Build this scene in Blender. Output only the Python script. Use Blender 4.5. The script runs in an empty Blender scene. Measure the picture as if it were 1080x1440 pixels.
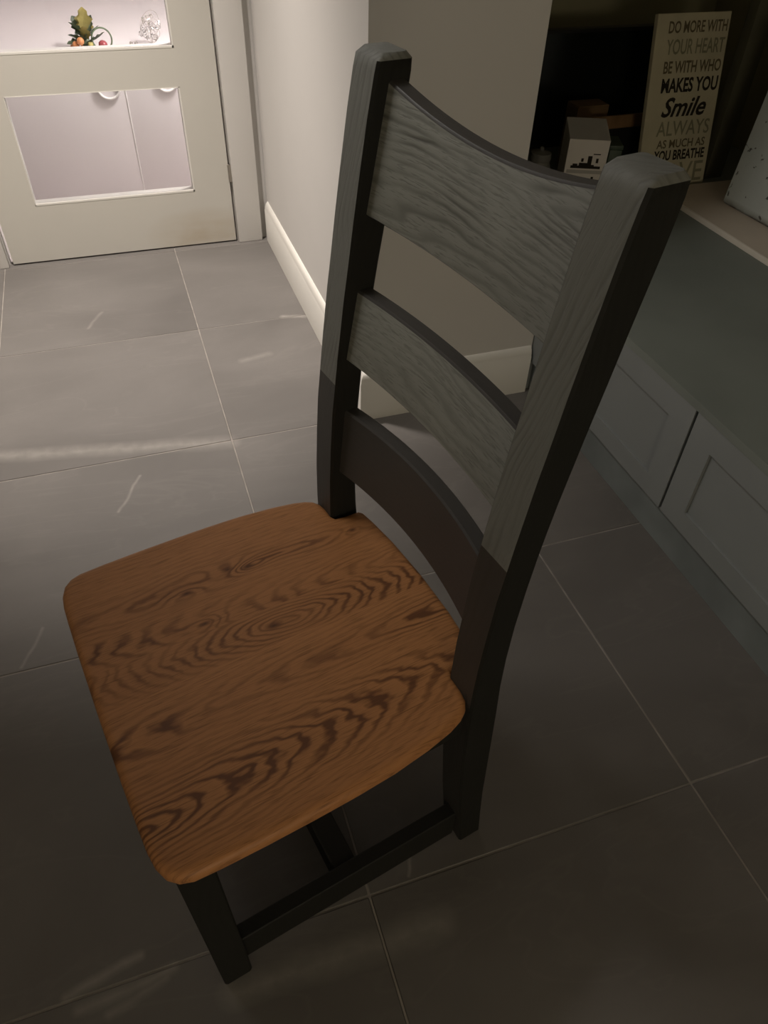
import bpy, bmesh, math, random
from mathutils import Vector, Matrix

# ------------------------------------------------------------------ camera, world, lights, exposure
S = bpy.context.scene
COL = S.collection
H = 1.234                                        # eye height of the photographer
cam_d = bpy.data.cameras.new('camera')
cam = bpy.data.objects.new('camera', cam_d); COL.objects.link(cam)
cam_d.sensor_fit = 'VERTICAL'; cam_d.sensor_width = 27.0; cam_d.sensor_height = 36.0
cam_d.lens = 1027.4 * 36.0 / 1440.0
cam_d.clip_start = 0.02
YAW, PITCH, ROLL = 0.3532, 0.7664, 0.0386
cy, sy, cp, sp = math.cos(YAW), math.sin(YAW), math.cos(PITCH), math.sin(PITCH)
fw = Vector((sy*cp, cy*cp, -sp)); r0 = Vector((cy, -sy, 0)); u0 = r0.cross(fw)
rt = r0*math.cos(ROLL) + u0*math.sin(ROLL); up = -r0*math.sin(ROLL) + u0*math.cos(ROLL)
M = Matrix((rt, up, -fw)).transposed().to_4x4(); M.translation = Vector((0, 0, H))
cam.matrix_world = M
S.camera = cam

W = bpy.data.worlds.new('world'); S.world = W; W.use_nodes = True
W.node_tree.nodes['Background'].inputs[0].default_value = (0.9, 0.85, 0.75, 1)
W.node_tree.nodes['Background'].inputs[1].default_value = 0.02

def lamp(name, kind, loc, energy, colour, target=None, **kw):
    d = bpy.data.lights.new(name, kind); d.energy = energy; d.color = colour
    for k, v in kw.items(): setattr(d, k, v)
    o = bpy.data.objects.new(name, d); COL.objects.link(o); o.location = loc
    if target is not None:
        o.rotation_euler = (Vector(target) - Vector(loc)).to_track_quat('-Z', 'Y').to_euler()
    return o

# recessed downlight in the hall ceiling near the glazed door
lamp('hall_downlight', 'SPOT', (-0.10, 2.12, 2.385), 300, (1.0, 0.91, 0.83), (-0.10, 2.30, 0), spot_size=math.radians(70), spot_blend=1.0, shadow_soft_size=0.06)
# added pendant lights the cabinet front; ceiling lamp of the bright room behind
lamp('utility_fill_light', 'POINT', (0.62, 3.12, 1.30), 54, (1.0, 0.92, 0.89), shadow_soft_size=0.08)
lamp('utility_ceiling_lamp', 'POINT', (0.1, 4.1, 2.15), 3.5, (1.0, 0.92, 0.89), shadow_soft_size=0.12)
# added unseen spot fills the cupboard, and a faint lamp far behind the photographer
lamp('cupboard_fill_spot', 'SPOT', (-0.50, 1.40, 2.37), 98, (1.0, 0.95, 0.89), (1.22, 0.92, 0.30), spot_size=math.radians(72), spot_blend=1.0, shadow_soft_size=0.3)
lamp('kitchen_lamp', 'POINT', (0.15, -1.55, 0.85), 18, (1.0, 0.87, 0.64), shadow_soft_size=0.25)

S.view_settings.view_transform = 'Standard'
S.view_settings.look = 'None'
S.view_settings.exposure = 0.0
S.view_settings.gamma = 1.0
S.view_settings.use_curve_mapping = False

# ------------------------------------------------------------------ node helpers
class NT:
    def __init__(self, name):
        self.m = bpy.data.materials.new(name); self.m.use_nodes = True
        self.t = self.m.node_tree; self.b = self.t.nodes['Principled BSDF']
    def n(self, kind, ins=None, **props):
        x = self.t.nodes.new(kind)
        for k, v in props.items(): setattr(x, k, v)
        for k, v in (ins or {}).items(): self.set(x.inputs[k], v)
        return x
    def set(self, sock, v):
        if isinstance(v, bpy.types.NodeSocket): self.t.links.new(v, sock)
        elif isinstance(v, bpy.types.Node): self.t.links.new(v.outputs[0], sock)
        else: sock.default_value = v
    def math(self, op, a, b=0.0, c=0.0, clamp=False):
        return self.n('ShaderNodeMath', {0: a, 1: b, 2: c}, operation=op, use_clamp=clamp).outputs[0]
    def vmath(self, op, a, b=(0, 0, 0), out=0):
        return self.n('ShaderNodeVectorMath', {0: a, 1: b}, operation=op).outputs[out]
    def noise(self, vec, scale, detail=2.0, rough=0.5, dist=0.0, w=None):
        x = self.n('ShaderNodeTexNoise', {'Vector': vec, 'Scale': scale, 'Detail': detail, 'Roughness': rough, 'Distortion': dist}, noise_dimensions='4D' if w is not None else '3D')
        if w is not None: self.set(x.inputs['W'], w)
        return x.outputs[0]
    def ramp(self, f, stops):
        x = self.n('ShaderNodeValToRGB', {0: f}); e = x.color_ramp.elements
        while len(e) < len(stops): e.new(0.5)
        for i, (p, c) in enumerate(stops):
            e[i].position = p; e[i].color = tuple(c) + (1,) if len(c) == 3 else c
        return x.outputs[0]
    def mix(self, f, a, b, mode='MIX'):
        x = self.n('ShaderNodeMix', {0: f}, data_type='RGBA', blend_type=mode)
        for s, v in ((x.inputs[6], a), (x.inputs[7], b)):
            if isinstance(v, tuple) and len(v) == 3: v = v + (1,)
            self.set(s, v)
        return x.outputs[2]
    def scale(self, vec, s):
        return self.vmath('MULTIPLY', vec, s)
    def obj(self): return self.n('ShaderNodeTexCoord').outputs['Object']
    def pos(self): return self.n('ShaderNodeNewGeometry').outputs['Position']
    def sep(self, v): return self.n('ShaderNodeSeparateXYZ', {0: v}).outputs
    def comb(self, x, y, z): return self.n('ShaderNodeCombineXYZ', {0: x, 1: y, 2: z}).outputs[0]
    def bump(self, h, strength, dist=0.001):
        x = self.n('ShaderNodeBump', {'Height': h, 'Strength': strength, 'Distance': dist})
        self.set(self.b.inputs['Normal'], x.outputs[0])
    def out(self, colour, rough=0.5, spec=0.5):
        if isinstance(colour, tuple) and len(colour) == 3: colour = colour + (1,)
        self.set(self.b.inputs['Base Color'], colour); self.set(self.b.inputs['Roughness'], rough)
        self.set(self.b.inputs['Specular IOR Level'], spec)
        return self.m

def plain(name, colour, rough=0.6, spec=0.4, vary=0.05, scale=6.0, metal=0.0):
    t = NT(name); o = t.obj()
    f = t.noise(o, scale, 3.0)
    lo = tuple(c*(1-vary) for c in colour); hi = tuple(min(1, c*(1+vary)) for c in colour)
    m = t.out(t.ramp(f, [(0.35, lo), (0.65, hi)]), rough, spec)
    t.b.inputs['Metallic'].default_value = metal
    return m

# ---- oak of the seat (chair coordinates: x from front to back, y across, z up)
def mk_oak():
    t = NT('oiled_oak'); o = t.obj(); s = t.sep(o); x, y = s[0], s[1]
    # glued staves, each with its own growth-ring figure (distance from a slightly tilted pith)
    ys = t.math('ADD', y, t.math('MULTIPLY', x, 0.03))
    n1 = t.math('SUBTRACT', t.noise(t.scale(o, (6, 18, 1)), 1.0, 2.0), 0.5)
    n2 = t.math('SUBTRACT', t.noise(t.scale(o, (22, 50, 1)), 1.0, 2.0, 0.55), 0.5)
    n3 = t.math('SUBTRACT', t.noise(t.scale(o, (4, 30, 1)), 1.0, 2.0, 0.5, 0.0), 0.5)
    ph = None; fig = None; bi = None
    # stave: y from, y to, pith line y, its slope, apex x, tilt, zigzag, rings per metre, width of the figure
    staves = ((-.30, -.105, -.152, .10, -.26, .18, .013, 150, .036), (-.105, -.012, -.060, .04, .30, .09, .008, 165, .022),
              (-.012, .046, .018, -.04, .02, .34, .012, 160, .030), (.046, .092, .062, -.06, .26, .17, .010, 170, .026), (.092, .30, .132, .0, .05, .10, .012, 140, .020))
    for i, (y0, y1, yc, sl, xa, c, zz, F, wd) in enumerate(staves):
        m = t.math('MULTIPLY', t.math('GREATER_THAN', ys, y0), t.math('LESS_THAN', ys, y1))
        dy = t.math('SUBTRACT', t.math('SUBTRACT', ys, yc), t.math('MULTIPLY', x, sl))
        dy = t.math('ADD', dy, t.math('MULTIPLY', n1, 0.028))
        dx = t.math('ADD', t.math('MULTIPLY', t.math('SUBTRACT', x, xa), c), t.math('MULTIPLY', n2, zz))
        r = t.math('SQRT', t.math('ADD', t.math('MULTIPLY', dy, dy), t.math('MULTIPLY', dx, dx)))
        r = t.math('ADD', r, t.math('MULTIPLY', n3, 0.007))
        p = t.math('MULTIPLY', t.math('MULTIPLY', r, float(F)), m)
        q = t.math('DIVIDE', dy, wd); q = t.math('MULTIPLY', t.math('POWER', 2.718, t.math('MULTIPLY', t.math('MULTIPLY', q, q), -1.0)), m)
        k = t.math('MULTIPLY', m, float(i+1))
        ph = p if ph is None else t.math('ADD', ph, p)
        fig = q if fig is None else t.math('ADD', fig, q)
        bi = k if bi is None else t.math('ADD', bi, k)
    w = t.math('MULTIPLY', bi, 5.37)
    # knots bend the rings around them
    for kx, ky, r, a in ((-0.016, 0.137, 0.016, 3.0), (0.011, 0.129, 0.011, -2.0), (-0.081, 0.123, 0.015, 2.4), (-0.077, 0.062, 0.010, 2.0), (0.177, 0.122, 0.008, 1.6)):
        d = t.comb(t.math('MULTIPLY', t.math('SUBTRACT', x, kx), 0.45), t.math('SUBTRACT', y, ky), 0.0)
        L = t.math('DIVIDE', t.vmath('LENGTH', d, out=1), r)
        g = t.math('POWER', 2.718, t.math('MULTIPLY', t.math('MULTIPLY', L, L), -1.0))
        ph = t.math('ADD', ph, t.math('MULTIPLY', g, a))
    st = t.ramp(t.math('FRACT', ph), [(0.0, (1, 1, 1)), (0.22, (0.12, 0.12, 0.12)), (0.62, (0, 0, 0)), (0.86, (0.95, 0.95, 0.95)), (1.0, (1, 1, 1))])
    area = t.math('ADD', 0.16, t.math('MULTIPLY', fig, t.ramp(t.noise(t.scale(o, (5, 14, 1)), 1.0, 2.0, w=w), [(0.36, (0.25, 0.25, 0.25)), (0.56, (1, 1, 1))])))
    fib = t.noise(t.scale(o, (14, 420, 60)), 1.0, 3.0, 0.6)
    pore = t.ramp(t.noise(t.scale(o, (26, 700, 60)), 1.0, 2.0, 0.6), [(0.52, (0, 0, 0)), (0.68, (1, 1, 1))])
    dark = t.math('MULTIPLY', t.math('MULTIPLY', st, area), t.math('ADD', 0.55, t.math('MULTIPLY', fib, 0.8)), clamp=True)
    light = t.mix(t.noise(t.scale(o, (3, 18, 3)), 1.0, 3.0, w=w), (0.57, 0.265, 0.102), (0.44, 0.192, 0.07))
    c = t.mix(dark, light, (0.145, 0.056, 0.021))
    c = t.mix(t.math('MULTIPLY', pore, 0.6), c, (0.14, 0.058, 0.02))
    tone = t.n('ShaderNodeTexWhiteNoise', {'W': w}, noise_dimensions='1D').outputs[0]
    c = t.mix(t.math('MULTIPLY', tone, 0.22), c, (0.24, 0.095, 0.03))
    for kx, ky, r in ((-0.016, 0.137, 0.006), (0.011, 0.129, 0.007), (-0.081, 0.123, 0.006), (0.001, 0.015, 0.008), (-0.077, 0.062, 0.005), (0.177, 0.122, 0.005)):
        d = t.comb(t.math('MULTIPLY', t.math('SUBTRACT', x, kx), 0.5), t.math('SUBTRACT', y, ky), 0.0)
        k = t.math('SUBTRACT', 1.0, t.math('DIVIDE', t.vmath('LENGTH', d, out=1), r), clamp=True)
        c = t.mix(t.math('MULTIPLY', k, 1.1, clamp=True), c, (0.11, 0.042, 0.016))
    t.bump(t.math('SUBTRACT', 1.0, dark), 0.25, 0.0006)
    return t.out(c, 0.52, 0.35)
# ---- paint with the oak figure showing through
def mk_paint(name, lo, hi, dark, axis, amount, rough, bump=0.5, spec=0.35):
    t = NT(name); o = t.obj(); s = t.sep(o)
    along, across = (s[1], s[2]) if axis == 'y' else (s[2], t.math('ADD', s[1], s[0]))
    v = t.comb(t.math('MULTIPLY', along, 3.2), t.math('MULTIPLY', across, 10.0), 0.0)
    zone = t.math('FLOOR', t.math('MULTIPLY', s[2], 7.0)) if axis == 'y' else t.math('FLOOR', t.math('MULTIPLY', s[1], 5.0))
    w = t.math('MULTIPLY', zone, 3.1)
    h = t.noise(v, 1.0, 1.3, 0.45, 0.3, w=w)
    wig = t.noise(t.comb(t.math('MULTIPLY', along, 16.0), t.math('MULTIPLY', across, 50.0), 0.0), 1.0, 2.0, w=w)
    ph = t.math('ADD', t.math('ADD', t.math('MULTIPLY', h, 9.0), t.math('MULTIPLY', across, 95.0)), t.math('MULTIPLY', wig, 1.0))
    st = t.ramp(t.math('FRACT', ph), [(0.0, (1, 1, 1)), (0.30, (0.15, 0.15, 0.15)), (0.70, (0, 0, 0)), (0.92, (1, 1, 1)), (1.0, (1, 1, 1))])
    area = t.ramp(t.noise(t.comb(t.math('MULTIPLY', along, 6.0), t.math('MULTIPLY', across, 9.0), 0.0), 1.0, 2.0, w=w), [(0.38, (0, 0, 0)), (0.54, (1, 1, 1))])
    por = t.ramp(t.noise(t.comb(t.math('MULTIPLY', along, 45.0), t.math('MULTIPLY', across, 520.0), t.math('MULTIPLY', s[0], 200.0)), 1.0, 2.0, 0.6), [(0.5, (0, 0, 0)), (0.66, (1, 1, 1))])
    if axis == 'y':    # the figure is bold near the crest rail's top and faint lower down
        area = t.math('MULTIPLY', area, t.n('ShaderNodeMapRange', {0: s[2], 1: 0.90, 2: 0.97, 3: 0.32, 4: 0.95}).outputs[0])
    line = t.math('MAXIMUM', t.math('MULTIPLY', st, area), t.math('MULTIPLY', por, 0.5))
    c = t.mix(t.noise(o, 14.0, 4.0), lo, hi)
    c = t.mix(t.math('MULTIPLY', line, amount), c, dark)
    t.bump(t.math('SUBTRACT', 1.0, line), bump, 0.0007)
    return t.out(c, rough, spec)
def mk_tile():
    t = NT('grey_porcelain_tile'); p = t.pos()
    rnd = t.n('ShaderNodeObjectInfo').outputs['Random']
    w = t.math('MULTIPLY', rnd, 40.0)
    big = t.noise(t.scale(p, (1.6, 3.2, 1)), 1.0, 4.0, 0.55, 0.6, w=w)
    fine = t.noise(p, 60.0, 3.0, 0.6)
    c = t.ramp(big, [(0.3, (0.128, 0.119, 0.111)), (0.7, (0.186, 0.173, 0.162))])
    c = t.mix(t.math('MULTIPLY', fine, 0.25), c, (0.128, 0.118, 0.11))
    wp = t.vmath('ADD', p, t.scale(t.vmath('SUBTRACT', t.n('ShaderNodeTexNoise', {'Vector': p, 'Scale': 9.0, 'Detail': 3.0}).outputs['Color'], (0.5, 0.5, 0.5)), (0.026, 0.026, 0)))
    brk = t.math('ADD', 0.25, t.noise(p, 38.0, 3.0), clamp=True)
    segs = ((-0.44, 1.693, 0.131, 1.58, .034, .36), (-0.164, 1.392, -0.103, 1.509, .006, .38), (-0.381, 0.995, -0.34, 1.085, .006, .30),
            (-0.198, 2.29, -0.151, 2.382, .008, .25), (0.42, 2.196, 0.508, 2.176, .016, .5), (0.24, 1.966, 0.328, 1.983, .018, .25),
            (-0.295, 0.369, -0.16, 0.381, .012, .32), (-0.257, 0.353, -0.172, 0.373, .010, .28), (-0.082, 0.324, 0.235, 0.313, .030, .34),
            (0.211, 0.392, 0.238, 0.458, .004, .4), (-0.313, 0.389, -0.203, 0.414, .010, .4))
    tot = None
    for x0, y0, x1, y1, wd, a in segs:
        d = Vector((x1-x0, y1-y0, 0)); L2 = d.length_squared
        q = t.vmath('SUBTRACT', wp, (x0, y0, 0))
        q = t.scale(q, (1, 1, 0))
        k = t.math('MULTIPLY', t.vmath('DOT_PRODUCT', q, tuple(d), out=1), 1.0/L2, clamp=True)
        pr = t.n('ShaderNodeVectorMath', {0: tuple(d)}, operation='SCALE'); t.set(pr.inputs['Scale'], k)
        dist = t.vmath('LENGTH', t.vmath('SUBTRACT', q, pr.outputs[0]), out=1)
        g = t.math('MULTIPLY', t.math('SUBTRACT', 1.0, t.math('DIVIDE', dist, wd), clamp=True), a)
        tot = g if tot is None else t.math('MAXIMUM', tot, g)
    c = t.mix(t.math('MULTIPLY', tot, brk), c, (0.50, 0.47, 0.43))
    # faint random vein elsewhere
    v = t.noise(t.scale(p, (1.0, 3.4, 1)), 1.3, 4.0, 0.6, 1.0, w=w)
    vein = t.ramp(v, [(0.485, (0, 0, 0)), (0.5, (1, 1, 1)), (0.515, (0, 0, 0))])
    c = t.mix(t.math('MULTIPLY', t.math('MULTIPLY', vein, brk), 0.05), c, (0.45, 0.42, 0.38))
    t.bump(fine, 0.12, 0.0006)
    return t.out(c, t.math('ADD', 0.46, t.math('MULTIPLY', big, 0.2)), 0.4)
def mk_crate():
    t = NT('distressed_blue_paint'); o = t.obj()
    chip = t.ramp(t.noise(o, 42.0, 3.0, 0.6, 0.5), [(0.63, (0, 0, 0)), (0.67, (1, 1, 1))])
    s = t.sep(o)
    c = t.mix(t.noise(o, 11.0, 4.0), (0.50, 0.55, 0.54), (0.58, 0.62, 0.60))
    c = t.mix(t.math('MULTIPLY', chip, 0.85), c, (0.05, 0.045, 0.035))
    edge = t.math('MULTIPLY', t.math('SUBTRACT', 1.0, t.math('DIVIDE', s[2], 0.022), clamp=True), t.math('ADD', 0.2, t.noise(o, 30.0, 3.0), clamp=True))
    c = t.mix(edge, c, (0.07, 0.04, 0.015))
    return t.out(c, 0.7, 0.25)
def mk_glass():
    m = bpy.data.materials.new('clear_glass'); m.use_nodes = True; n = m.node_tree.nodes; l = m.node_tree.links
    for x in list(n):
        if x.type != 'OUTPUT_MATERIAL': n.remove(x)
    out = [x for x in n if x.type == 'OUTPUT_MATERIAL'][0]
    tr = n.new('ShaderNodeBsdfTransparent'); tr.inputs[0].default_value = (0.95, 0.96, 0.96, 1)
    gl = n.new('ShaderNodeBsdfGlossy'); gl.inputs['Roughness'].default_value = 0.02
    fr = n.new('ShaderNodeFresnel'); fr.inputs[0].default_value = 1.45
    mx = n.new('ShaderNodeMixShader')
    l.new(fr.outputs[0], mx.inputs[0]); l.new(tr.outputs[0], mx.inputs[1]); l.new(gl.outputs[0], mx.inputs[2]); l.new(mx.outputs[0], out.inputs[0])
    return m
def mk_door():
    t = NT('cream_door_paint'); o = t.obj(); s = t.sep(o)
    c = t.mix(t.noise(o, 5.0, 3.0), (0.565, 0.545, 0.495), (0.595, 0.575, 0.52))
    # scuffs and a brown stain low by the hinge side
    d = t.comb(t.math('SUBTRACT', s[0], 0.26), 0.0, t.math('MULTIPLY', t.math('SUBTRACT', s[2], 0.05), 2.2))
    k = t.math('SUBTRACT', 1.0, t.math('DIVIDE', t.vmath('LENGTH', d, out=1), 0.22), clamp=True)
    k = t.math('MULTIPLY', k, t.noise(t.scale(o, (9, 9, 22)), 1.0, 3.0))
    c = t.mix(t.math('MULTIPLY', k, 0.9), c, (0.40, 0.30, 0.17))
    return t.out(c, 0.45, 0.4)

M_ = dict(
    oak=mk_oak(),
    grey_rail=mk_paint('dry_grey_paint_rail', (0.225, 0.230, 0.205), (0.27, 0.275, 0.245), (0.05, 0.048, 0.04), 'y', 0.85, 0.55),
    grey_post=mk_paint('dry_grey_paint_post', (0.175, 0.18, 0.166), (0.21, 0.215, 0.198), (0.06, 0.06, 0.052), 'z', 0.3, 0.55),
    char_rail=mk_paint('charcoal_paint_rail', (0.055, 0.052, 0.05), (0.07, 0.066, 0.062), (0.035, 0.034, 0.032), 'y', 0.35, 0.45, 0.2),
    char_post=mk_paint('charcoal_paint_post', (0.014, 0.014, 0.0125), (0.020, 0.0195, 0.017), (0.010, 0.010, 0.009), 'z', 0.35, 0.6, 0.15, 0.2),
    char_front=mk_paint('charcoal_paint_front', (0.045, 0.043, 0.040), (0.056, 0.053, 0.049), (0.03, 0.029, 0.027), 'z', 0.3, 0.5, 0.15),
    tile=mk_tile(), glass=mk_glass(), door=mk_door(), crate=mk_crate(),
    grout=plain('pale_grout', (0.31, 0.285, 0.26), 0.9, 0.1, 0.15, 20),
    white=plain('white_wall_paint', (0.66, 0.64, 0.615), 0.85, 0.2, 0.02, 2),
    skirt=plain('white_gloss_paint', (0.76, 0.74, 0.69), 0.4, 0.5, 0.02, 3),
    frame=plain('white_frame_paint', (0.68, 0.66, 0.63), 0.45, 0.5, 0.02, 3),
    olive=plain('olive_wall_paint', (0.30, 0.28, 0.18), 0.8, 0.2, 0.06, 3),
    cab=plain('blue_grey_cupboard_paint', (0.235, 0.25, 0.25), 0.5, 0.4, 0.05, 4),
    plinth=plain('blue_grey_plinth_paint', (0.18, 0.20, 0.20), 0.5, 0.4, 0.12, 7),
    deck=plain('dark_slate_green_top', (0.20, 0.22, 0.20), 0.55, 0.35, 0.1, 3),
    pale=plain('pale_stone_board', (0.62, 0.54, 0.45), 0.6, 0.35, 0.05, 6),
    edge=plain('pale_lit_edge', (0.86, 0.79, 0.70), 0.5, 0.4, 0.03, 6),  # paler than the panel: light on the front edge put into colour
    steel=plain('brushed_steel', (0.45, 0.42, 0.38), 0.4, 0.5, 0.05, 30, 1.0),
    black=plain('black_plastic', (0.012, 0.012, 0.012), 0.4, 0.4, 0.1, 5),
    screen=plain('dark_screen', (0.008, 0.010, 0.009), 0.22, 0.5, 0.1, 3),
    sign=plain('cream_sign_board', (0.50, 0.46, 0.33), 0.7, 0.2, 0.08, 9),
    ink=plain('black_ink', (0.03, 0.025, 0.02), 0.8, 0.1, 0.1, 9),
    inkg=plain('faded_green_ink', (0.24, 0.23, 0.155), 0.8, 0.1, 0.1, 9),
    inkb=plain('brown_ink', (0.14, 0.115, 0.07), 0.8, 0.1, 0.1, 9),
    card=plain('white_carton_board', (0.72, 0.68, 0.65), 0.6, 0.3, 0.03, 9),
    carton_lit_top=plain('carton_board_lit_top', (0.88, 0.86, 0.83), 0.6, 0.3, 0.03, 9),  # whiter than the body: light on the carton's top put into colour
    red=plain('dark_red_print', (0.16, 0.04, 0.03), 0.6, 0.3, 0.1, 9),
    green=plain('dark_green_tin', (0.045, 0.07, 0.045), 0.5, 0.4, 0.2, 12),
    kraft=plain('brown_cardboard', (0.17, 0.105, 0.055), 0.8, 0.2, 0.1, 12),
    wood=plain('brown_wood', (0.20, 0.115, 0.055), 0.6, 0.3, 0.15, 18),
    jar=plain('grey_ceramic', (0.16, 0.155, 0.14), 0.4, 0.4, 0.1, 9),
    pink=plain('dusky_pink_wax', (0.26, 0.15, 0.12), 0.5, 0.4, 0.1, 9),
    post=plain('dark_olive_board', (0.10, 0.095, 0.065), 0.6, 0.3, 0.12, 6),
    gloss=plain('white_gloss_front', (0.74, 0.70, 0.705), 0.28, 0.5, 0.01, 3),
    ring=plain('white_ring_enamel', (0.86, 0.84, 0.82), 0.3, 0.5, 0.01, 3),
    recess=plain('grey_recess', (0.42, 0.40, 0.38), 0.5, 0.4, 0.02, 3),
    util=plain('lilac_white_wall', (0.74, 0.70, 0.70), 0.8, 0.2, 0.01, 2),
    boards=plain('pale_lilac_floor', (0.66, 0.60, 0.59), 0.5, 0.3, 0.15, 5),
    leaf=plain('holly_leaf_green', (0.12, 0.16, 0.095), 0.4, 0.5, 0.25, 40),
    gold=plain('gold_leaf', (0.42, 0.36, 0.12), 0.4, 0.5, 0.15, 40),
    orange=plain('orange_berry', (0.60, 0.25, 0.10), 0.4, 0.5, 0.15, 40),
    berry=plain('dark_red_berry', (0.32, 0.06, 0.07), 0.3, 0.5, 0.1, 40),
    silver=plain('silver_wire', (0.75, 0.73, 0.70), 0.15, 0.5, 0.05, 40, 1.0),
    lampw=plain('downlight_rim', (0.8, 0.8, 0.78), 0.4, 0.4, 0.01, 3),
)
def mk_bead():
    t = NT('clear_crystal'); t.b.inputs['Transmission Weight'].default_value = 1.0; t.b.inputs['IOR'].default_value = 1.5
    f = t.noise(t.obj(), 5.0); return t.out(t.ramp(f, [(0.3, (0.93, 0.93, 0.93)), (0.7, (1, 1, 1))]), 0.03, 0.5)
M_['bead'] = mk_bead()
def mk_em():
    t = NT('lit_diffuser'); t.b.inputs['Emission Color'].default_value = (1, 0.9, 0.8, 1); t.b.inputs['Emission Strength'].default_value = 2.0
    return t.out((0.8, 0.8, 0.8), 0.5)
M_['lit'] = mk_em()

# ------------------------------------------------------------------ mesh helpers
def link(name, bm, mats, parent=None, smooth=False, loc=None):
    me = bpy.data.meshes.new(name); bm.normal_update(); bm.to_mesh(me); bm.free()
    for m in (mats if isinstance(mats, (list, tuple)) else [mats]): me.materials.append(M_[m])
    if smooth:
        for p in me.polygons: p.use_smooth = True
        me.set_sharp_from_angle(angle=math.radians(38))
    o = bpy.data.objects.new(name, me); COL.objects.link(o)
    if parent is not None: o.parent = parent
    if loc is not None: o.location = loc
    return o
def box(bm, x0, x1, y0, y1, z0, z1, bev=0.0, seg=2):
    v = [bm.verts.new(p) for p in ((x0,y0,z0),(x1,y0,z0),(x1,y1,z0),(x0,y1,z0),(x0,y0,z1),(x1,y0,z1),(x1,y1,z1),(x0,y1,z1))]
    f = [bm.faces.new([v[i] for i in q]) for q in ((3,2,1,0),(4,5,6,7),(0,1,5,4),(1,2,6,5),(2,3,7,6),(3,0,4,7))]
    if bev > 0:
        e = list({e for q in f for e in q.edges})
        bmesh.ops.bevel(bm, geom=e, offset=bev, segments=seg, affect='EDGES', profile=0.6)
def bx(name, mat, parent, *a, bev=0.0, seg=2, loc=None):
    bm = bmesh.new(); box(bm, *a, bev=bev, seg=seg); return link(name, bm, mat, parent, bev > 0, loc)
def rings(bm, rs, cap=True):
    """loft closed rings of equal length"""
    vs = [[bm.verts.new(p) for p in r] for r in rs]; n = len(vs[0])
    for a, b in zip(vs, vs[1:]):
        for i in range(n): bm.faces.new((a[i], a[(i+1) % n], b[(i+1) % n], b[i]))
    if cap: bm.faces.new(list(reversed(vs[0]))); bm.faces.new(vs[-1])
    return vs
def torus(bm, R, r, M4, n=28, m=10):
    g = [[bm.verts.new(M4 @ Vector(((R+r*math.cos(b))*math.cos(a), (R+r*math.cos(b))*math.sin(a), r*math.sin(b)))) for b in [2*math.pi*j/m for j in range(m)]] for a in [2*math.pi*i/n for i in range(n)]]
    for i in range(n):
        for j in range(m): bm.faces.new((g[i][j], g[(i+1) % n][j], g[(i+1) % n][(j+1) % m], g[i][(j+1) % m]))
def ball(bm, c, r, sub=2, sz=1.0):
    bmesh.ops.create_icosphere(bm, subdivisions=sub, radius=r, matrix=Matrix.Translation(c) @ Matrix.Diagonal((1, 1, sz, 1)))
def lathe(bm, prof, c=(0, 0, 0), n=24):
    rs = [[(c[0]+r*math.cos(2*math.pi*i/n), c[1]+r*math.sin(2*math.pi*i/n), c[2]+z) for i in range(n)] for r, z in prof]
    rings(bm, rs)
def tag(o, label=None, cat=None, group=None, kind=None):
    if label: o['label'] = label
    if cat: o['category'] = cat
    if group: o['group'] = group
    if kind: o['kind'] = kind
    return o
def thing(name, label, cat, loc, rz=0.0, group=None):
    o = bpy.data.objects.new(name, None); o.empty_display_size = 0.05; COL.objects.link(o); o.location = loc; o.rotation_euler = (0, 0, rz)
    return tag(o, label, cat, group)
def struct(name, mat, *boxes, bev=0.0):
    bm = bmesh.new()
    for b in boxes: box(bm, *b, bev=bev)
    return tag(link(name, bm, mat, None, bev > 0), kind='structure')

# ------------------------------------------------------------------ structure
XW, YP = 0.513, 1.583                 # hall wall face, pier face
YD = 2.817                            # door face
XA = 0.905                            # alcove edge of the pier
# floor: grout bed with single tiles
fl = struct('floor', 'grout', (-1.85, 2.2, -1.85, 2.86, -0.06, -0.0015))
T0X, T0Y, TS, G = 0.142, 0.3838, 0.601, 0.0017
tile_mesh = None
for i in range(-4, 2):
    for j in range(-4, 5):
        x0 = T0X + i*TS; y0 = T0Y + j*TS
        x1 = min(x0+TS, 1.03); y1 = min(y0+TS, 2.85); xa = max(x0, -1.8); ya = max(y0, -1.8)
        if y1 - ya < 0.01: continue
        full = (x1 - xa > TS-1e-6) and (y1 - ya > TS-1e-6)
        if full and tile_mesh is not None:
            o = bpy.data.objects.new('tile', tile_mesh); COL.objects.link(o); o.parent = fl; o.location = (x0, y0, 0)
        else:
            o = bx('tile', 'tile', fl, xa-x0+G, x1-x0-G, ya-y0+G, y1-y0-G, -0.012, 0.0, bev=0.0012, seg=1, loc=(x0, y0, 0))
            if full: tile_mesh = o.data
ceil_ = struct('ceiling', 'white', (-1.85, 2.2, -1.85, 5.15, 2.4, 2.46))
# the block between hall and alcove: white hall side, pier face, low return under the alcove deck
struct('wall_right', 'white', (XW, XA, YP, YD-0.0, 0, 2.4), (XA, 1.012, YP, YP+0.10, 0, 0.365))
struct('wall_left', 'white', (-0.66, -0.56, 1.40, 2.86, 0, 2.4), (-1.85, -0.66, 1.40, 1.50, 0, 2.4))
struct('wall_kitchen_left', 'white', (-1.90, -1.80, -1.85, 1.45, 0, 2.4))
struct('wall_front', 'white', (-1.85, 2.2, -1.90, -1.80, 0, 2.4))
struct('wall_alcove_right', 'olive', (2.12, 2.2, -1.85, 2.62, 0, 2.4))
struct('wall_alcove_back', 'olive', (XA, 2.2, 2.56, 2.64, 0, 2.4))
struct('wall_back', 'white', (-0.62, -0.44, YD+0.012, YD+0.11, 0, 2.4), (0.386, XA, YD+0.012, YD+0.11, 0, 2.4), (-0.44, 0.386, YD+0.012, YD+0.11, 2.04, 2.4))
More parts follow.
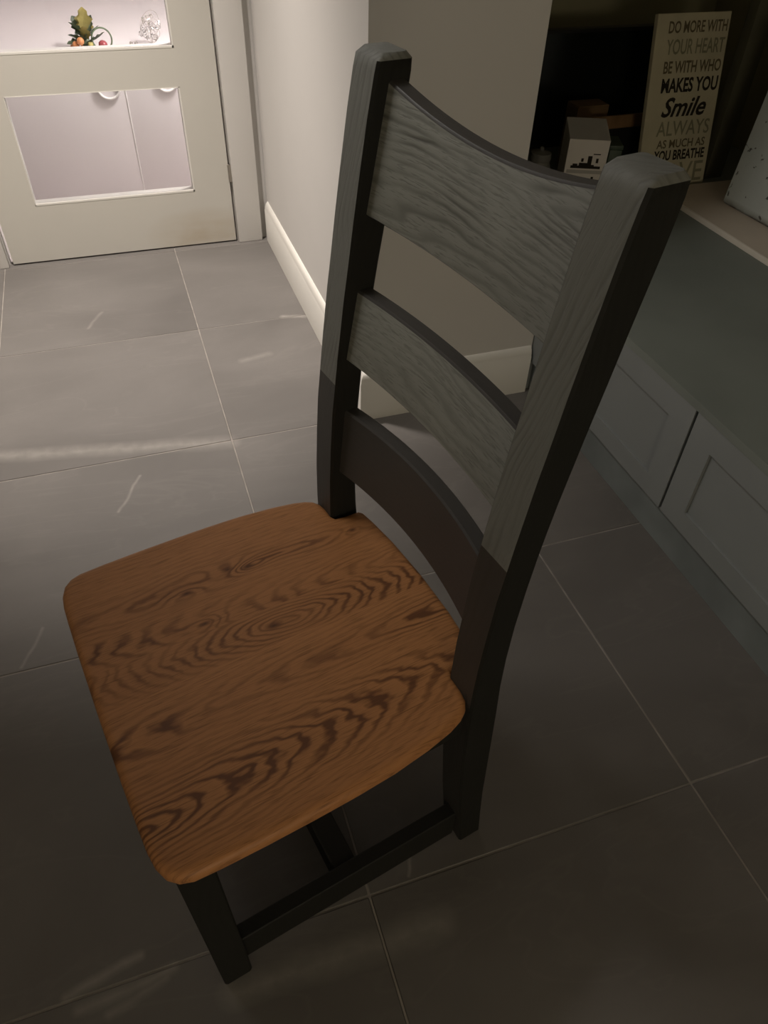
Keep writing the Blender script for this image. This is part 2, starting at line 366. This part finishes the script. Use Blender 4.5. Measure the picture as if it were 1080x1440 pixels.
# room behind the glazed door
struct('wall_utility_back', 'util', (-1.4, 1.8, 5.0, 5.1, 0, 2.4))
struct('wall_utility_left', 'util', (-1.45, -1.35, YD+0.11, 5.1, 0, 2.4))
struct('wall_utility_right', 'util', (1.7, 1.8, YD+0.11, 5.1, 0, 2.4))
struct('wall_utility_front', 'util', (-1.4, -0.62, YD+0.012, YD+0.11, 0, 2.4), (XA, 1.8, YD+0.012, YD+0.11, 0, 2.4))
struct('floor_utility', 'boards', (-1.4, 1.8, 2.86, 5.1, -0.05, -0.001))
# skirting boards: flat board with a rounded moulding on top
def skirt(name, pts, nrm):
    bm = bmesh.new()
    prof = [(0, 0), (0.015, 0), (0.015, 0.118), (0.0125, 0.122), (0.0125, 0.128), (0.009, 0.138), (0.004, 0.146), (0, 0.148)]
    rs = []
    for (x, y), (nx, ny) in zip(pts, nrm): rs.append([(x+nx*d, y+ny*d, z) for d, z in prof])
    rings(bm, rs); bmesh.ops.recalc_face_normals(bm, faces=bm.faces)
    return tag(link(name, bm, 'skirt', None, True), kind='structure')
skirt('baseboard_right', [(XW, YD-0.02), (XW, YP), (1.008, YP)], [(-1, 0), (-1, -1), (0, -1)])
skirt('baseboard_left', [(-0.56, 2.80), (-0.56, 1.40), (-1.80, 1.40)], [(1, 0), (1, -1), (0, -1)])

# architrave (moulded frame round the door)
def architrave(name, x0, x1):
    bm = bmesh.new()
    box(bm, x0, x1, YD-0.016, YD+0.012, 0, 2.10, bev=0.004)
    return tag(link(name, bm, 'frame', None, True), kind='structure')
architrave('trim_1', 0.390, 0.482)
architrave('trim_2', -0.535, -0.443)
bm = bmesh.new(); box(bm, -0.443, 0.390, YD-0.016, YD+0.012, 2.036, 2.10, bev=0.004); tag(link('trim_3', bm, 'frame', None, True), kind='structure')

# glazed door: four panes, rails and stiles
dr = thing('door_1', None, None, (0, YD, 0)); dr['kind'] = 'structure'
TH = 0.040
DX0, DX1, PX0, PX1 = -0.428, 0.381, -0.298, 0.251
bx('stile', 'door', dr, DX0, PX0, 0, TH, 0.006, 2.03)
bx('stile', 'door', dr, PX1, DX1, 0, TH, 0.006, 2.03)
ZP = [(0.202, 0.543), (0.657, 0.998), (1.112, 1.453), (1.567, 1.908)]
zz = 0.006
for z0, z1 in ZP + [(2.03, None)]:
    bx('rail', 'door', dr, PX0, PX1, 0, TH, zz, z0); zz = z1
for z0, z1 in ZP:
    bx('pane', 'glass', dr, PX0+0.001, PX1-0.002, 0.006, 0.010, z0+0.003, z1-0.001)
    bm = bmesh.new()
    yy = (-0.0008, TH)
    box(bm, PX0, PX1, *yy, z0, z0+0.006); box(bm, PX0, PX1, *yy, z1-0.002, z1)
    box(bm, PX0, PX0+0.002, *yy, z0, z1); box(bm, PX1-0.005, PX1, *yy, z0, z1)
    link('glazing_bead', bm, 'skirt', dr)
for z in (0.225, 1.75):
    bm = bmesh.new(); box(bm, 0.3785, 0.3925, -0.006, 0.004, z, z+0.06, bev=0.002)
    h = link('hinge', bm, 'steel', dr, True)

# ------------------------------------------------------------------ utility room: white gloss unit behind the glass
un = thing('utility_cabinet', 'white glossy cabinet with ring handles seen through the lower glass pane', 'cabinet', (0, 3.36, 0))
UT = 0.49
bx('plinth', 'gloss', un, -0.98, 0.98, 0.024, 1.55, 0.0, 0.02)
bx('carcass', 'gloss', un, -0.99, 0.99, 0.021, 1.59, 0.02, UT-0.021)
for x0, x1, rx in ((-0.985, 0.0895, 0.028), (0.0903, 0.985, 0.251)):
    d = bx('door', 'gloss', un, x0, x1, 0, 0.020, 0.001, UT-0.022, bev=0.001)
    bm = bmesh.new(); torus(bm, 0.042, 0.005, Matrix.Translation((rx, -0.005, 0.425 if rx < 0.1 else 0.440)) @ Matrix.Rotation(math.pi/2, 4, 'X'))
    link('ring_handle', bm, 'ring', d, True)
bx('cover_strip', 'ring', un, 0.0880, 0.0918, -0.002, 0.003, 0.001, UT-0.022, bev=0.0008, seg=1)
bx('worktop', 'gloss', un, -1.0, 1.0, -0.012, 1.60, UT-0.021, UT, bev=0.004)

# holly decoration on the white unit
hl = thing('holly_decoration', 'small green holly sprig with orange flowers and red berry behind upper pane', 'decoration', (-0.0135, 3.656, UT)); hl.scale = (1.13,)*3
random.seed(4)
def leaf_bm(L, Wd, curl, T):
    bm = bmesh.new(); n = 9; rows = []
    for i in range(n):
        s = i/(n-1); w = Wd*math.sin(math.pi*min(1, s*0.93+0.04))*(1.0 if i % 2 else 0.62)
        z = curl*L*s*s
        rows.append([bm.verts.new(T @ Vector((L*s, -w, z+0.25*w))), bm.verts.new(T @ Vector((L*s, 0, z))), bm.verts.new(T @ Vector((L*s, w, z+0.25*w)))])
    for a, b in zip(rows, rows[1:]):
        for j in (0, 1): bm.faces.new((a[j], b[j], b[j+1], a[j+1]))
    bmesh.ops.solidify(bm, geom=bm.faces[:], thickness=0.0012)
    return bm
for k, (az, el, L, mat, z0) in enumerate(((200, 12, .065, 'leaf', .02), (170, 30, .060, 'leaf', .02), (140, 58, .075, 'leaf', .03), (95, 70, .075, 'gold', .04), (70, 78, .085, 'gold', .035), (40, 62, .070, 'leaf', .035),
        (20, 45, .060, 'leaf', .03), (0, 14, .065, 'leaf', .02), (225, 20, .05, 'leaf', .025), (300, 30, .05, 'leaf', .02), (265, 48, .055, 'gold', .03), (115, 40, .06, 'leaf', .02), (185, 55, .065, 'leaf', .035), (330, 55, .055, 'leaf', .03))):
    T = Matrix.Translation((0, 0, z0)) @ Matrix.Rotation(math.radians(az), 4, 'Z') @ Matrix.Rotation(-math.radians(el), 4, 'Y') @ Matrix.Rotation(random.uniform(-.6, .6), 4, 'X')
    link('leaf', leaf_bm(L*1.1, L*0.40, random.uniform(-.2, .25), T), mat, hl, True)
for p, r in (((-.040, -.022, .020), .013), ((-.022, -.035, .034), .013), ((-.050, -.01, .012), .011), ((-.02, -.03, .010), .010)):
    bm = bmesh.new(); ball(bm, p, r); link('orange_flower', bm, 'orange', hl, True)
bm = bmesh.new(); ball(bm, (.052, -.03, .018), .0165); tag(link('berry', bm, 'berry', hl, True), 'dark red berry')
bm = bmesh.new(); ball(bm, (.010, -.03, .022), .010); tag(link('berry', bm, 'gold', hl, True), 'gold berry')
bm = bmesh.new(); torus(bm, .034, .0028, Matrix.Translation((.052, -.012, .034)) @ Matrix.Rotation(math.radians(80), 4, 'X')); link('wire_loop', bm, 'leaf', hl, True)
bm = bmesh.new(); lathe(bm, [(0.03, 0), (0.032, .006), (.018, .02), (.008, .035)]); link('moss_base', bm, 'leaf', hl, True)

cr = thing('crystal_ornament', 'sparkling clear crystal and silver ornament at the corner of upper pane', 'ornament', (0.244, 3.68, UT)); cr.scale = (1.13,)*3
bm = bmesh.new(); lathe(bm, [(.020, 0), (.020, .003), (.004, .008), (.003, .05), (.002, .085)]); link('stem', bm, 'silver', cr, True)
for k in range(16):
    a = k*2.4; r = .012 + .030*((k*37) % 10)/10; z = .022 + .075*((k*53) % 16)/16
    bm = bmesh.new(); ball(bm, (r*math.cos(a), r*math.sin(a), z), .0075 + .003*(k % 3), 1)
    link('crystal_bead', bm, 'silver' if k % 3 == 0 else 'bead', cr)
bm = bmesh.new()
for k in range(7):
    a = k*0.9; torus(bm, .022+.004*k, .0008, Matrix.Translation((0, 0, .03+.006*k)) @ Matrix.Rotation(a, 4, 'Z') @ Matrix.Rotation(1.1, 4, 'X'), 24, 5)
link('silver_wire', bm, 'silver', cr, True)
cb = thing('crystal_stud', 'tiny pair of clear sparkling studs beside the crystal ornament', 'ornament', (0.167, 3.695, UT)); cb.scale = (1.13,)*3
for dx in (-.008, .010):
    bm = bmesh.new(); ball(bm, (dx, 0, .0075), .0075, 1); link('bead', bm, 'silver', cb)

# ------------------------------------------------------------------ built-in low cupboard with deck running into the alcove
XC = 1.022
cab = thing('low_cupboard', 'long low blue-grey panelled cupboard with dark slate top running into the alcove', 'cupboard', (0, 0, 0))
bx('plinth', 'plinth', cab, XC+0.004, XC+0.02, -1.75, YP, 0.0, 0.098, bev=0.001, seg=1)
bx('carcass', 'cab', cab, XC+0.012, 2.118, -1.75, YP, 0.098, 0.370)
bx('carcass', 'cab', cab, 1.014, 2.118, YP, 2.555, 0.0, 0.370)
DZ0, DZ1 = 0.098, 0.372
def shaker(y0, y1):
    st = 0.066
    d = bx('door', 'cab', cab, XC-0.001, XC+0.010, y0+st-0.006, y1-st+0.006, DZ0+0.05, DZ1-0.06)
    bx('stile', 'cab', d, XC-0.008, XC+0.010, y0, y0+st, DZ0, DZ1)
    bx('stile', 'cab', d, XC-0.008, XC+0.010, y1-st, y1, DZ0, DZ1)
    bx('rail', 'cab', d, XC-0.008, XC+0.010, y0+st, y1-st, DZ0, DZ0+0.05)
    bx('rail', 'cab', d, XC-0.008, XC+0.010, y0+st, y1-st, DZ1-0.06, DZ1)
edges = [-1.70, -1.048, -0.392, 0.272, 0.9325]
for a, b in zip(edges, edges[1:]): shaker(a+0.0025, b-0.0025)
shaker(0.938, YP-0.002)
bm = bmesh.new(); box(bm, XC-0.010, 2.118, -1.75, YP, 0.372, 0.391); box(bm, XA+0.002, 2.118, YP, 2.556, 0.372, 0.391)
link('top', bm, 'deck', cab, True)

lb = thing('pale_board', 'long pale stone board with front edge coloured as lit lying along the dark cupboard top', 'board', (1.571, 0, 0.391))
bx('panel', 'pale', lb, 0.005, 0.541, -1.6, 1.935, 0, 0.015)
tag(bx('lit_edge_strip', 'edge', lb, 0, 0.0055, -1.6, 1.935, 0, 0.0155, bev=0.001, seg=1), 'front edge coloured as lit')

# weathered blue bin with a sloping front
bm = bmesh.new()
B0 = [(1.703, 1.785), (1.718, 1.40), (1.95, 1.40), (1.95, 1.79)]
B1 = [(1.752, 1.802), (1.772, 1.40), (1.95, 1.40), (1.95, 1.81)]
rings(bm, [[(x, y, 0.0) for x, y in B0], [(x, y, 0.40) for x, y in B1]])
bmesh.ops.recalc_face_normals(bm, faces=bm.faces)
bmesh.ops.bevel(bm, geom=bm.edges[:], offset=0.006, segments=2, affect='EDGES')
bn = thing('storage_bin', 'pale blue-grey distressed bin with chipped edges standing on the pale board', 'storage bin', (0, 0, 0.406))
link('body', bm, 'crate', bn, True)
bx('lid', 'crate', bn, 1.742, 1.960, 1.392, 1.820, 0.40, 0.425, bev=0.005)

# upright dark board beside the sign
ub = tag(bx('upright_board', 'post', None, 1.806, 1.872, 2.0, 2.04, 0.391, 1.35, bev=0.003), 'narrow dark olive board standing upright behind the printed sign', 'board')

# printed sign board, leaning back
sg = thing('sign_board', 'cream wooden sign board printed with black words, leaning back on the top', 'sign', (1.522, 1.962, 0.395))
sg.rotation_euler = (-math.atan2(0.10, 0.446), 0, 0)
SW, SH = 0.249, 0.457
bx('board', 'sign', sg, 0, SW, 0, 0.016, 0, SH, bev=0.0015, seg=1)
def words(name, txt, x, z, size, mat, width=None, shear=0.0, bold=0.0, parent=sg):
    cu = bpy.data.curves.new(name, 'FONT'); cu.body = txt; cu.size = size; cu.align_x = 'CENTER'; cu.shear = shear; cu.offset = bold; cu.resolution_u = 3
    tmp = bpy.data.objects.new('tmp', cu); COL.objects.link(tmp)
    dg = bpy.context.evaluated_depsgraph_get(); me = bpy.data.meshes.new_from_object(tmp.evaluated_get(dg))
    bpy.data.objects.remove(tmp); bpy.data.curves.remove(cu)
    xs = [v.co.x for v in me.vertices]; w = max(xs)-min(xs); k = (width/w) if width else 1.0; mx = (max(xs)+min(xs))/2
    for v in me.vertices: v.co = Vector((x + (v.co.x-mx)*k, -0.0008, z + v.co.y))
    me.materials.clear(); me.materials.append(M_[mat])
    o = bpy.data.objects.new(name, me); COL.objects.link(o); o.parent = parent
    return o
for txt, z, s, mat, w, sh, bo in (
        ('DO MORE WITH', .410, .040, 'inkb', .200, 0, .0008), ('YOUR HEART', .358, .052, 'inkg', .200, 0, .0008), ('BE WITH WHO', .311, .042, 'inkb', .200, 0, .0010),
        ('MAKES YOU', .262, .050, 'ink', .198, 0, .0016), ('Smile', .198, .070, 'ink', .158, .35, .0016), ('ALWAYS', .146, .056, 'inkg', .190, 0, .0006),
        ('AS MUCH AS', .112, .032, 'inkb', .175, 0, .0006), ('YOU BREATHE', .078, .038, 'ink', .185, 0, .0012), ('LOVE', .012, .082, 'inkg', .190, 0, .0005)):
    words('lettering', txt, 0.012 + SW/2 + (0.004 if txt != 'Smile' else -0.004), z, s, mat, w, sh, bo)

# brown wooden frame with dark picture, leaning behind sign
fr = thing('picture_frame', 'brown wooden picture frame with dark picture, half hidden behind the sign', 'picture frame', (1.40, 2.075, 0.396), 0)
fr.rotation_euler = (math.radians(-12), 0, math.radians(2))
for nm, a in (('frame_rail', (0, .34, 0, .018, .140, .176)), ('frame_rail', (0, .34, 0, .018, 0, .026)), ('frame_stile', (0, .026, 0, .018, .026, .140)), ('frame_stile', (.314, .34, 0, .018, .026, .140))):
    bx(nm, 'wood', fr, *a, bev=0.002, seg=1)
bx('picture', 'black', fr, .026, .314, .006, .012, .026, .140)

# white printed carton with a sloping top
ct = thing('printed_carton', 'small white carton with dark printed skyline standing before the dark screen', 'carton', (1.22, 1.915, 0.391), math.radians(-22))
CW, CD, CH = 0.114, 0.115, 0.189
bm = bmesh.new()
def wedge(x0, x1, y0, y1, z0, za, zb):
    v = [bm.verts.new(p) for p in ((x0,y0,z0),(x1,y0,z0),(x1,y1,z0),(x0,y1,z0),(x0,y0,za),(x1,y0,za),(x1,y1,zb),(x0,y1,zb))]
    for q in ((3,2,1,0),(4,5,6,7),(0,1,5,4),(1,2,6,5),(2,3,7,6),(3,0,4,7)): bm.faces.new([v[i] for i in q])
wedge(0, CW, 0, CD, 0, CH, CH+.024); link('body', bm, 'card', ct)
bm = bmesh.new(); v = [bm.verts.new(p) for p in ((.001, -.001, CH), (CW-.001, -.001, CH), (CW-.001, CD, CH+.0245), (.001, CD, CH+.0245))]
f_ = bm.faces.new(v); bmesh.ops.solidify(bm, geom=[f_], thickness=-0.0015); link('lid_flap', bm, 'carton_lit_top', ct)
bm = bmesh.new()
def flat(x0, x1, z0, z1): box(bm, x0*CW/.135, x1*CW/.135, -0.0009, 0.0003, z0, z1)
flat(.018, .118, .112, .119); flat(.072, .086, .118, .146); flat(.045, .078, .118, .127); flat(.050, .058, .130, .139); flat(.024, .040, .119, .124); flat(.100, .108, .128, .140); flat(.088, .112, .150, .1525); flat(.060, .096, .119, .1225)
flat(.080, .092, .060, .076); flat(.094, .102, .066, .090); flat(.028, .034, .078, .086); flat(.020, .110, .050, .054)
link('printed_picture', bm, 'ink', ct)
bm = bmesh.new(); box(bm, .006, CW-.006, -0.0007, 0.0003, .098, .1075); link('printed_band', bm, 'recess', ct)

def simple(name, label, cat, mat, loc, build, group=None, rz=0.0):
    bm = bmesh.new(); build(bm); o = link(name, bm, mat, None, True, loc); o.rotation_euler = (0, 0, rz); return tag(o, label, cat, group)
gt = thing('green_tin', 'dark green tin standing against the white carton', 'tin', (1.338, 1.885, 0.391), math.radians(-22))
bx('body', 'green', gt, 0, .036, 0, .09, 0, .160, bev=.003); bx('lid', 'green', gt, -.001, .037, -.001, .091, .160, .172, bev=.003)
gj = thing('grey_jar', 'grey ceramic jar standing on the other side of the white carton from the tin', 'jar', (1.165, 1.965, 0.391))
bm = bmesh.new(); lathe(bm, [(.028, 0), (.033, .01), (.034, .10), (.026, .122)]); link('body', bm, 'jar', gj, True)
bm = bmesh.new(); lathe(bm, [(.029, .122), (.030, .126), (.029, .142), (.006, .147), (.006, .156), (.002, .158)]); link('lid', bm, 'jar', gj, True)
pc = thing('pink_candle', 'round dusky pink candle beside the white pier', 'candle', (1.06, 1.99, 0.391))
bm = bmesh.new(); lathe(bm, [(.03, 0), (.047, .012), (.056, .045), (.047, .078), (.022, .092), (.004, .093)]); link('wax', bm, 'pink', pc, True)
bm = bmesh.new(); lathe(bm, [(.0015, .092), (.0015, .104)], n=8); link('wick', bm, 'black', pc)
kb = thing('cardboard_box', 'brown cardboard box standing behind the white carton', 'box', (1.385, 2.16, 0.391), 0)
bx('body', 'kraft', kb, 0, .11, 0, .07, 0, .193, bev=.002, seg=1); bx('flap', 'kraft', kb, .001, .109, .001, .068, .193, .196)
wd = thing('white_dish', 'small grey-white dish on the cupboard top close to the white pier', 'dish', (1.16, 2.14, 0.391))
bm = bmesh.new(); lathe(bm, [(.025, 0), (.03, .004), (.045, .022), (.05, .026), (.044, .026), (.02, .010), (.001, .009)]); link('bowl', bm, 'jar', wd, True)

# dark flat screen at the end of the alcove
tv = thing('television', 'wide dark flat screen standing at the far end of the cupboard top', 'television', (1.0, 2.30, 0.391))
bx('bezel', 'black', tv, 0, .80, 0, .035, .035, .373, bev=.004)
bx('screen', 'screen', tv, .010, .79, -.001, .006, .048, .363)
for x in (.17, .63): bx('foot', 'black', tv, x, x+.03, -.06, .10, 0, .036, bev=.002, seg=1)

# added unseen pendant around the utility room's fill light
pd = thing('fill_pendant', 'added unseen white globe pendant hanging on a cord behind the glazed door', 'lamp', (0.62, 3.12, 1.30))
bm = bmesh.new(); torus(bm, .11, .006, Matrix.Translation((0, 0, .10))); link('shade_ring', bm, 'ring', pd, True)
bm = bmesh.new(); lathe(bm, [(.002, .10), (.002, 1.10)], n=8); link('cord', bm, 'ring', pd, True)
bm = bmesh.new()
for k in range(3):
    a = k*2*math.pi/3; v = Vector((.11*math.cos(a), .11*math.sin(a), .10)); T = Matrix.Translation(v/2+Vector((0, 0, .10))) @ (Vector((0, 0, .20))-v).to_track_quat('Z', 'Y').to_matrix().to_4x4()
    bmesh.ops.create_cone(bm, segments=8, radius1=.003, radius2=.003, depth=.15, cap_ends=True, matrix=T)
link('spoke', bm, 'ring', pd, True)
# hall downlight fitting
dl = thing('ceiling_downlight', 'round recessed downlight in the hall ceiling near the glazed door', 'light', (-0.12, 2.02, 2.4))
bm = bmesh.new(); torus(bm, .045, .006, Matrix.Translation((0, 0, -.004))); link('rim', bm, 'lampw', dl, True)
bm = bmesh.new(); lathe(bm, [(.001, -.001), (.041, -.001), (.041, -.003), (.001, -.003)]); link('diffuser', bm, 'lit', dl)

# ------------------------------------------------------------------ the chair
TH_ = math.radians(11.5); CA, CB = 0.19, 0.56
ex = Vector((math.cos(TH_), math.sin(TH_), 0)); ny = Vector((-math.sin(TH_), math.cos(TH_), 0))
ch = thing('dining_chair', 'ladder-back dining chair with grey painted frame and oiled oak seat', 'chair', ex*CA + ny*CB, TH_)
def L(a, b, z): return (a-CA, b-CB, z)

# seat outline (a, half width measured from the centre line), right half, front to back
half = [(-.0455, .0), (-.0450, .10), (-.0440, .155), (-.0430, .185), (-.0405, .203), (-.0340, .219), (-.0240, .2285), (-.010, .2335), (.02, .2355), (.07, .2370), (.13, .2375), (.18, .2370), (.23, .2350), (.28, .2295), (.315, .2230),
        (.334, .2165), (.345, .2095), (.3515, .200), (.3545, .186), (.3550, .166), (.358, .1595), (.372, .1578), (.396, .1570), (.402, .150), (.406, .125), (.411, .075), (.4135, .0)]
out = [(a, CB-h) for a, h in half] + [(a, CB+h) for a, h in reversed(half[1:-1])]
n = len(out)
def offset(poly, d):
    r = []
    for i in range(n):
        p0, p1, p2 = Vector(poly[i-1]), Vector(poly[i]), Vector(poly[(i+1) % n])
        t = ((p1-p0).normalized() + (p2-p1).normalized()).normalized(); nn = Vector((-t.y, t.x))
        r.append((p1.x + nn.x*d, p1.y + nn.y*d))
    return r
bm = bmesh.new()
lay = [(.010, .4265), (.004, .4275), (.0012, .4305), (0, .434), (0, .4405), (.0012, .4445), (.004, .4478), (.008, .4493), (.013, .4498)]
sr = [[L(a, b, z) for a, b in offset(out, d)] for d, z in lay]
rings(bm, sr); bmesh.ops.recalc_face_normals(bm, faces=bm.faces)
link('seat', bm, 'oak', ch, True)

# rear posts, one bent piece from floor to top
prof = [(0.0, .388, .429), (.06, .381, .423), (.15, .370, .415), (.27, .359, .408), (.39, .353, .401), (.46, .352, .396), (.52, .353, .3945), (.58, .356, .3955), (.64, .360, .3995), (.683, .365, .4035), (.684, .365, .4035), (.72, .3690, .4075), (.76, .374, .413),
        (.80, .379, .4195), (.84, .385, .426), (.89, .392, .435), (.937, .399, .443), (1.0, .409, .4545), (1.04, .4165, .4605), (1.052, .4195, .4610), (1.058, .4225, .4600)]
def post(b0, b1, top):
    bm = bmesh.new(); c = .003; rs = []
    for i, (z, f, r) in enumerate(prof):
        b_0, b_1 = b0, b1
        if i == len(prof)-1: f += .004; r -= .004; b_0 += .004; b_1 -= .004
        z = z*top
        rs.append([L(f+c, b_0, z), L(r-c, b_0, z), L(r, b_0+c, z), L(r, b_1-c, z), L(r-c, b_1, z), L(f+c, b_1, z), L(f, b_1-c, z), L(f, b_0+c, z)])
    # slope the upper ring a little, rounded like the worn post tops
    rings(bm, rs); bmesh.ops.recalc_face_normals(bm, faces=bm.faces)
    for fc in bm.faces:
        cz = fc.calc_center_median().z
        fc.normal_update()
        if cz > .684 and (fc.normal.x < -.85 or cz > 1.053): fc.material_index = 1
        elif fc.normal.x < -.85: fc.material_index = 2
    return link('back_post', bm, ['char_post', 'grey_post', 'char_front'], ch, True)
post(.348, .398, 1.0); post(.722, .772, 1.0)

def rail(z0, z1, dip, a_lo, a_hi, bow, mats, th=.021):
    """curved slat between the posts; a at its ends follows the raked posts"""
    bm = bmesh.new(); N = 22; rs = []; b0, b1 = .392, .728; c = .0025
    for i in range(N+1):
        t = -1 + 2*i/N; b = CB + t*(b1-b0)/2; k = 1-t*t
        zt = z1 - dip*k
        def fa(z): return a_lo + (a_hi-a_lo)*(z-z0)/(z1-z0) + bow*k
        rs.append([L(fa(z0), b, z0+c), L(fa(zt), b, zt-c), L(fa(zt)+c, b, zt), L(fa(zt)+th-c, b, zt), L(fa(zt)+th, b, zt-c), L(fa(z0)+th, b, z0+c), L(fa(z0)+th-c, b, z0), L(fa(z0)+c, b, z0)])
    rings(bm, rs); bmesh.ops.recalc_face_normals(bm, faces=bm.faces)
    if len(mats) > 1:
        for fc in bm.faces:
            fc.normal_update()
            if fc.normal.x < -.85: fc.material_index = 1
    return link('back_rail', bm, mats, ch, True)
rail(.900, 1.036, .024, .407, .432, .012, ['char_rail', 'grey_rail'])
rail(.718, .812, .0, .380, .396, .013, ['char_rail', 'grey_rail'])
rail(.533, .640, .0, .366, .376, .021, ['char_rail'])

# front legs
for b0 in (.345, .735):
    bm = bmesh.new(); b1 = b0+.040; c = .002; rs = []
    for z, f, r in ((0, -.022, .015), (.004, -.0245, .0175), (.20, -.026, .016), (.4275, -.028, .014)):
        rs.append([L(f+c, b0, z), L(r-c, b0, z), L(r, b0+c, z), L(r, b1-c, z), L(r-c, b1, z), L(f+c, b1, z), L(f, b1-c, z), L(f, b0+c, z)])
    rings(bm, rs); bmesh.ops.recalc_face_normals(bm, faces=bm.faces)
    link('front_leg', bm, 'char_post', ch, True)
# aprons, side stretchers and the cross bar of the H
def bar(name, *a): return bx(name, 'char_post', ch, a[0]-CA, a[1]-CA, a[2]-CB, a[3]-CB, a[4], a[5], bev=.002, seg=1)
bar('side_apron', .013, .354, .358, .378, .362, .427); bar('side_apron', .013, .354, .742, .762, .362, .427)
bar('front_apron', -.020, .000, .384, .736, .362, .427); bar('rear_apron', .362, .382, .397, .723, .362, .427)
for b0 in (.360, .738):
    bm = bmesh.new(); c = .0015; rs = []
    for a in (.014, .378):
        rs.append([L(a, b0, .018+c), L(a, b0+c, .018), L(a, b0+.022-c, .018), L(a, b0+.022, .018+c), L(a, b0+.022, .092-c), L(a, b0+.022-c, .092), L(a, b0+c, .092), L(a, b0, .092-c)])
    rings(bm, rs); bmesh.ops.recalc_face_normals(bm, faces=bm.faces); link('side_stretcher', bm, 'char_post', ch, True)
bar('cross_stretcher', .172, .208, .381, .739, .035, .088)
